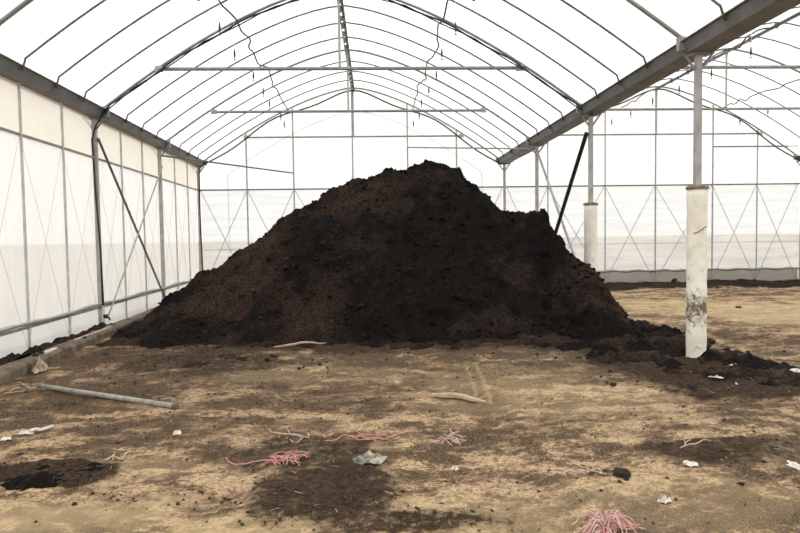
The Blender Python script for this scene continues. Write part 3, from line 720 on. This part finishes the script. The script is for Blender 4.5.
SCR = [(25, 437, .07, .035, .03, 'white plastic scrap with a long tail at left edge'), (5, 441, .05, .05, .02, 'white plastic scrap cut by the left picture edge'), (177, 436, .035, .045, .03, 'small white scrap alone below the grey pipe'),
       (690, 467, .07, .04, .03, 'white scrap with lace-like shape on dark stain right'), (664, 503, .05, .03, .04, 'tiny white scrap at lower right, above the red tuft'), (795, 465, .05, .08, .02, 'white strip at right edge, lower one'),
       (716, 380, .07, .04, .03, 'bright white scrap on the dark spill right of column'), (747, 375, .05, .05, .02, 'small white scrap on spill, middle of three'), (757, 375, .05, .05, .03, 'small white scrap on spill, just right of another'),
       (797, 376, .06, .08, .03, 'white scrap at right edge beside the spill'), (793, 387, .05, .03, .02, 'little white scrap below another at right edge'), (735, 369, .05, .04, .02, 'faint white scrap nearest the column foot'),
       (632, 324, .10, .05, .02, 'flat white strip at the right foot of the heap'), (455, 468, .03, .03, .02, 'tiny pale scrap beside the pale twine loop'), (736, 384, .02, .02, .02, 'speck of white plastic on the dark spill')]
for i, (px, py, lx, ly, h, lb) in enumerate(SCR):
    crumple('plastic_scrap', 'plastic_white', ground(px, py), lx, ly, h, rnd.uniform(-.4, .4), lb, 'plastic scrap', 20+i, 8, 5, group='white plastic scraps')
a = ground(30, 437); b = ground(52, 433)
tag(MB().tube([(a[0]+(b[0]-a[0])*i/8, a[1]+(b[1]-a[1])*i/8+.03*math.sin(i), fz(a[0], a[1])+.025) for i in range(9)], .014, 5).build('plastic_tail', 'plastic_white', smooth=True), 'thin white plastic tail trailing from a scrap at left', 'plastic scrap')
# grey pipe
a = ground(40, 392.5); b = ground(176, 412)
t = empty('loose_pipe', ((a[0]+b[0])/2, (a[1]+b[1])/2, .0)); tag(t, 'long grey pipe lying on the floor at left', 'pipe')
za, zb_ = fz(a[0], a[1])+.05, fz(b[0], b[1])+.035
MB().tube([(a[0], a[1], za), (b[0], b[1], zb_)], .027, 10).build('tube', 'pipe_grey', t, smooth=True)
dv = Vector((b[0]-a[0], b[1]-a[1], zb_-za)).normalized()
MB().tube([Vector((b[0], b[1], zb_))-dv*.03, Vector((b[0], b[1], zb_))+dv*.012], .030, 10).build('end_cap', 'steel_dark', t)
MB().tube([Vector((a[0], a[1], za))-dv*.012, Vector((a[0], a[1], za))+dv*.05], .030, 10).build('end_cap', 'steel_dark', t)
# pale sticks / slats
for (p0, p1, w, lb) in (((432, 397), (486, 403), .03, 'pale weathered slat lying before the heap in the middle'), ((274, 356), (326, 349), .016, 'pale stick at the foot of the heap, left of middle')):
    a = ground(*p0); b = ground(*p1); mb = MB(); pts = []
    for i in range(9):
        t_ = i/8; x = a[0]+(b[0]-a[0])*t_; y = a[1]+(b[1]-a[1])*t_+.04*math.sin(t_*3); pts.append((x, y, fz(x, y)+(.09 if p0[0] == 274 else .035)))
    mb.tube(pts, w, 6, [.5, .8, 1, 1.1, 1, 1, .9, .7, .4])
    tag(mb.build('weathered_stick', 'timber'), lb, 'stick')
a = ground(490, 470); b = ground(500, 483)
tag(MB().tube([(a[0], a[1], fz(a[0], a[1])+.02), ((a[0]+b[0])/2+.02, (a[1]+b[1])/2, fz(a[0], a[1])+.03), (b[0], b[1], fz(b[0], b[1])+.015)], .009, 5).build('twig', 'rust'), 'short dark twig below the pale twine loop', 'twig')

# twine
def strand(mb, p, ang, L, r, curl, lift, seed):
    q = random.Random(seed); pts = []; x, y = p[0], p[1]; n = 8
    for i in range(n+1):
        t_ = i/n; pts.append((x, y, fz(x, y)+.008+lift*math.sin(math.pi*min(1, t_*1.15)*.9)))
        ang += q.uniform(-curl, curl); x += math.cos(ang)*L/n; y += math.sin(ang)*L/n
    mb.tube(pts, r, 4)
def tuft(px, py, n, L, spreadx, spready, mat, label, r=.0045, curl=.5, lift=.03, tails=(), seed=1, amin=0, amax=6.283):
    q = random.Random(seed); mb = MB(); c = ground(px, py)
    for i in range(n):
        p = (c[0]+q.uniform(-spreadx, spreadx), c[1]+q.uniform(-spready, spready))
        strand(mb, p, q.uniform(amin, amax), L*q.uniform(.5, 1.1), r, curl, lift*q.random(), seed*100+i)
    for tl in tails:
        pts = []
        for k, (tx, ty) in enumerate(tl):
            g_ = ground(tx, ty); pts.append((g_[0], g_[1], fz(g_[0], g_[1])+.012))
        sm = []
        for k in range(len(pts)-1):
            for e in range(4):
                x_, y_ = (pts[k][j]+(pts[k+1][j]-pts[k][j])*e/4 for j in (0, 1)); sm.append((x_, y_, fz(x_, y_)+.018))
        sm.append(pts[-1]); mb.tube(sm, r*1.15, 5)
    tag(mb.build('twine_tuft', mat), label, 'twine', 'scraps of twine on the floor')
tuft(608, 533, 54, .17, .035, .05, 'red', 'big red and pink twine tuft at the bottom picture edge', .0034, .3, .07, seed=1)
tuft(606, 533, 46, .16, .035, .05, 'pink', 'pale pink strands fanned over the big red tuft', .0034, .3, .09, seed=11)
tuft(279, 463, 26, .17, .10, .05, 'red', 'bright red twine tangle with a long tail, left of grey rag', .0034, .45, .03, tails=[[(226, 460), (229, 464), (236, 466), (252, 465), (275, 464)]], seed=2, amin=-.5, amax=.5)
tuft(300, 437, 5, .2, .12, .06, 'pink', 'faint pink twine curl left of the long red twine', .0033, .5, .02, tails=[[(268, 430), (272, 434), (284, 437), (296, 437), (309, 441), (308, 434)]], seed=3)
tuft(365, 440, 9, .25, .2, .05, 'red', 'long thin red twine stretched across the middle floor', .0033, .4, .02, tails=[[(326, 446), (338, 444), (350, 440), (360, 439), (366, 443), (376, 441), (388, 441), (400, 438), (418, 434)], [(355, 433), (362, 439)]], seed=4, amin=-.4, amax=.4)
tuft(449, 438, 16, .13, .06, .12, 'pink', 'pink twine knot right of the long red twine', .0033, .7, .03, tails=[[(441, 447), (447, 441), (450, 436), (459, 432)]], seed=5)
tuft(470, 467, 2, .1, .05, .02, 'straw', 'pale twine loop bent on the floor in the middle', .005, .5, .02, tails=[[(456, 474), (454, 469), (462, 466), (471, 470), (475, 467), (486, 465), (493, 466)]], seed=6)
tuft(590, 470, 10, .16, .12, .08, 'pink', 'dull pinkish twine scatter beside the dark clod', .004, .6, .02, seed=7)
tuft(690, 452, 2, .15, .05, .03, 'straw', 'pale thin cord lying across dark stain at right', .004, .3, .02, tails=[[(680, 454), (690, 452), (699, 450), (703, 447), (711, 446)]], seed=8)
tuft(122, 457, 3, .14, .05, .05, 'straw', 'pale straw-like twine at left above the dark patch', .005, .5, .02, tails=[[(105, 464), (113, 460), (122, 463), (126, 456)]], seed=9)
tuft(25, 393, 3, .25, .1, .05, 'straw', 'pale dry cords near left end of grey pipe', .005, .3, .02, tails=[[(18, 383), (30, 391), (45, 394)], [(4, 396), (20, 390)]], seed=10)

# ------------------------------------------------------------------ loose clods, crumbs, straw
import bmesh
clod_me = []
for k in range(6):
    bm = bmesh.new(); bmesh.ops.create_icosphere(bm, subdivisions=2 if k else 3, radius=1)
    for v in bm.verts:
        c = v.co; e = float(fbm(np.array([c.x*1.3+k*5+c.z]), np.array([c.y*1.3+c.z*.7]), 3, 500+k)[0]); v.co = c*(1+.75*e); v.co.z *= .8
    me = bpy.data.meshes.new('soil_clod'); bm.to_mesh(me); bm.free(); me.materials.append(M['clod']); clod_me.append(me)
def clod(x, y, s, label, group='loose soil clods', z=None):
    o = bpy.data.objects.new('soil_clod', rnd.choice(clod_me)); col.objects.link(o)
    o.location = (x, y, (fz(x, y) if z is None else z)+s*.28); o.scale = (s*rnd.uniform(.8, 1.3), s*rnd.uniform(.8, 1.2), s*rnd.uniform(.7, 1.)); o.rotation_euler = (0, 0, rnd.uniform(0, 6.28))
    return tag(o, label, 'soil clod', group)
c = ground(621, 478); clod(c[0], c[1], .055, 'fist-sized dark clod alone on the lower right floor', None)
for i, (px, py, s, lb) in enumerate(((703, 357, .075, 'largest dark clod heaped against the white column foot'), (716, 358, .05, 'dark clod to the right front of white column foot'), (709, 349, .06, 'dark clod on mound right of white column foot'), (645, 324, .06, 'dark clod beside white strip at the right foot of heap'), (738, 308, .05, 'lone dark clod on bright floor of second span'), (674, 286, .09, 'dark clod on top of the soil bank by end wall'))):
    c = ground(px, py); clod(c[0], c[1]-.02*(i < 3), s, lb, None, z=((.14, .04, .1)[i] if i < 3 else .16 if i == 5 else None))
AREAS = [(22, (120, 330), (345, 378), (.015, .038), 'small dark clod strewn on floor before left half of heap'), (30, (600, 790), (340, 392), (.02, .06), 'small dark clod on the spill around the white column'), (14, (330, 600), (348, 362), (.015, .04), 'small dark clod before middle of heap'),
         (10, (90, 150), (345, 395), (.012, .032), 'small dark clod on floor between kerb and grey pipe'), (12, (20, 300), (420, 520), (.010, .020), 'pebble-sized dark clod on the lower left floor'), (12, (400, 780), (405, 500), (.010, .020), 'pebble-sized dark clod on the lower right floor')]
for n, xr, yr, sr_, lb in AREAS:
    for i in range(n):
        px, py = rnd.uniform(*xr), rnd.uniform(*yr); c = ground(px, py); h = float(pile_h(np.array([c[0]]), np.array([c[1]]))[0])
        clod(c[0], c[1], sr_[0]+(sr_[1]-sr_[0])*rnd.random()**2, lb, z=max(fz(c[0], c[1])+(.03 if 340 < py < 395 else 0), h))
for i in range(13):
    d = rnd.uniform(8.0, 11.2) if i < 9 else rnd.uniform(11.2, 12.5)
    clod(kx(d)-rnd.uniform(.08, .3), d, rnd.uniform(.025, .055), 'dark clod lying on or behind the concrete kerb', z=.12)
# mound round the nearest column foot
xs = np.arange(3.4, 5.0, .025); ys = np.arange(7.2, 8.9, .025); X, Y = np.meshgrid(xs, ys, indexing='ij')
H = floor_h(X, Y)-.04+.19*np.exp(-((X-4.27)/.2)**2-((Y-7.98)/.22)**2)*(1+1.2*fbm(X*4, Y*4, 4, 601))+.03*np.exp(-((X-4.2)/.4)**2-((Y-8.1)/.4)**2)*(1+1.5*fbm(X*6, Y*6, 4, 605))
fc = grid_faces(len(xs), len(ys)); fc = fc[(H > floor_h(X, Y)-.035).ravel()[fc].all(1)]; used = np.unique(fc); rm = np.full(X.size, -1); rm[used] = np.arange(len(used))
V = np.stack([X, Y, H], -1).reshape(-1, 3)[used]
tag(from_np('soil_mound', V, rm[fc], 'compost', {'dry': np.full(len(used), .1)}, origin=(4.15, 7.95, 0)), 'small dark soil mound heaped round the nearest column foot', 'soil mound')
# countless crumbs
n = 9000
pxs = nr.uniform(-40, 840, n*4); pys = 345+190*nr.rand(n*4)**1.6
G = np.array([ground(a, b) for a, b in zip(pxs, pys)]); cmv = compost_mask(G[:, 0], G[:, 1])
ok = (nr.rand(len(G)) < .035+.8*cmv) & (G[:, 0] > -4.3); G = G[ok][:n]
zf = floor_h(G[:, 0], G[:, 1])+.02*compost_mask(G[:, 0], G[:, 1]); sz = .003+.012*nr.rand(len(G))**4
o = crumbs('soil_crumbs', np.stack([G[:, 0], G[:, 1], zf+sz*.4], 1), sz, 'crumb'); o['kind'] = 'stuff'; o['label'] = 'countless dark compost crumbs scattered over the floor'; o['category'] = 'soil crumbs'
n = 320; mb = MB()
for i in range(n):
    g_ = ground(rnd.uniform(-20, 820), 350+185*rnd.random()**1.3)
    if g_[0] < -4.3: continue
    a = rnd.uniform(0, 3.14); L = rnd.uniform(.02, .06); z = fz(g_[0], g_[1])+.008; dx, dy = math.cos(a)*L/2, math.sin(a)*L/2
    mb.tube([(g_[0]-dx, g_[1]-dy, z), (g_[0]+dx, g_[1]+dy, z+rnd.uniform(0, .012))], rnd.uniform(.001, .0022), 3)
o = mb.build('straw_bits', 'straw', origin=(0, 6, 0)); o['kind'] = 'stuff'; o['label'] = 'dry straw bits scattered over the earth floor'; o['category'] = 'straw'
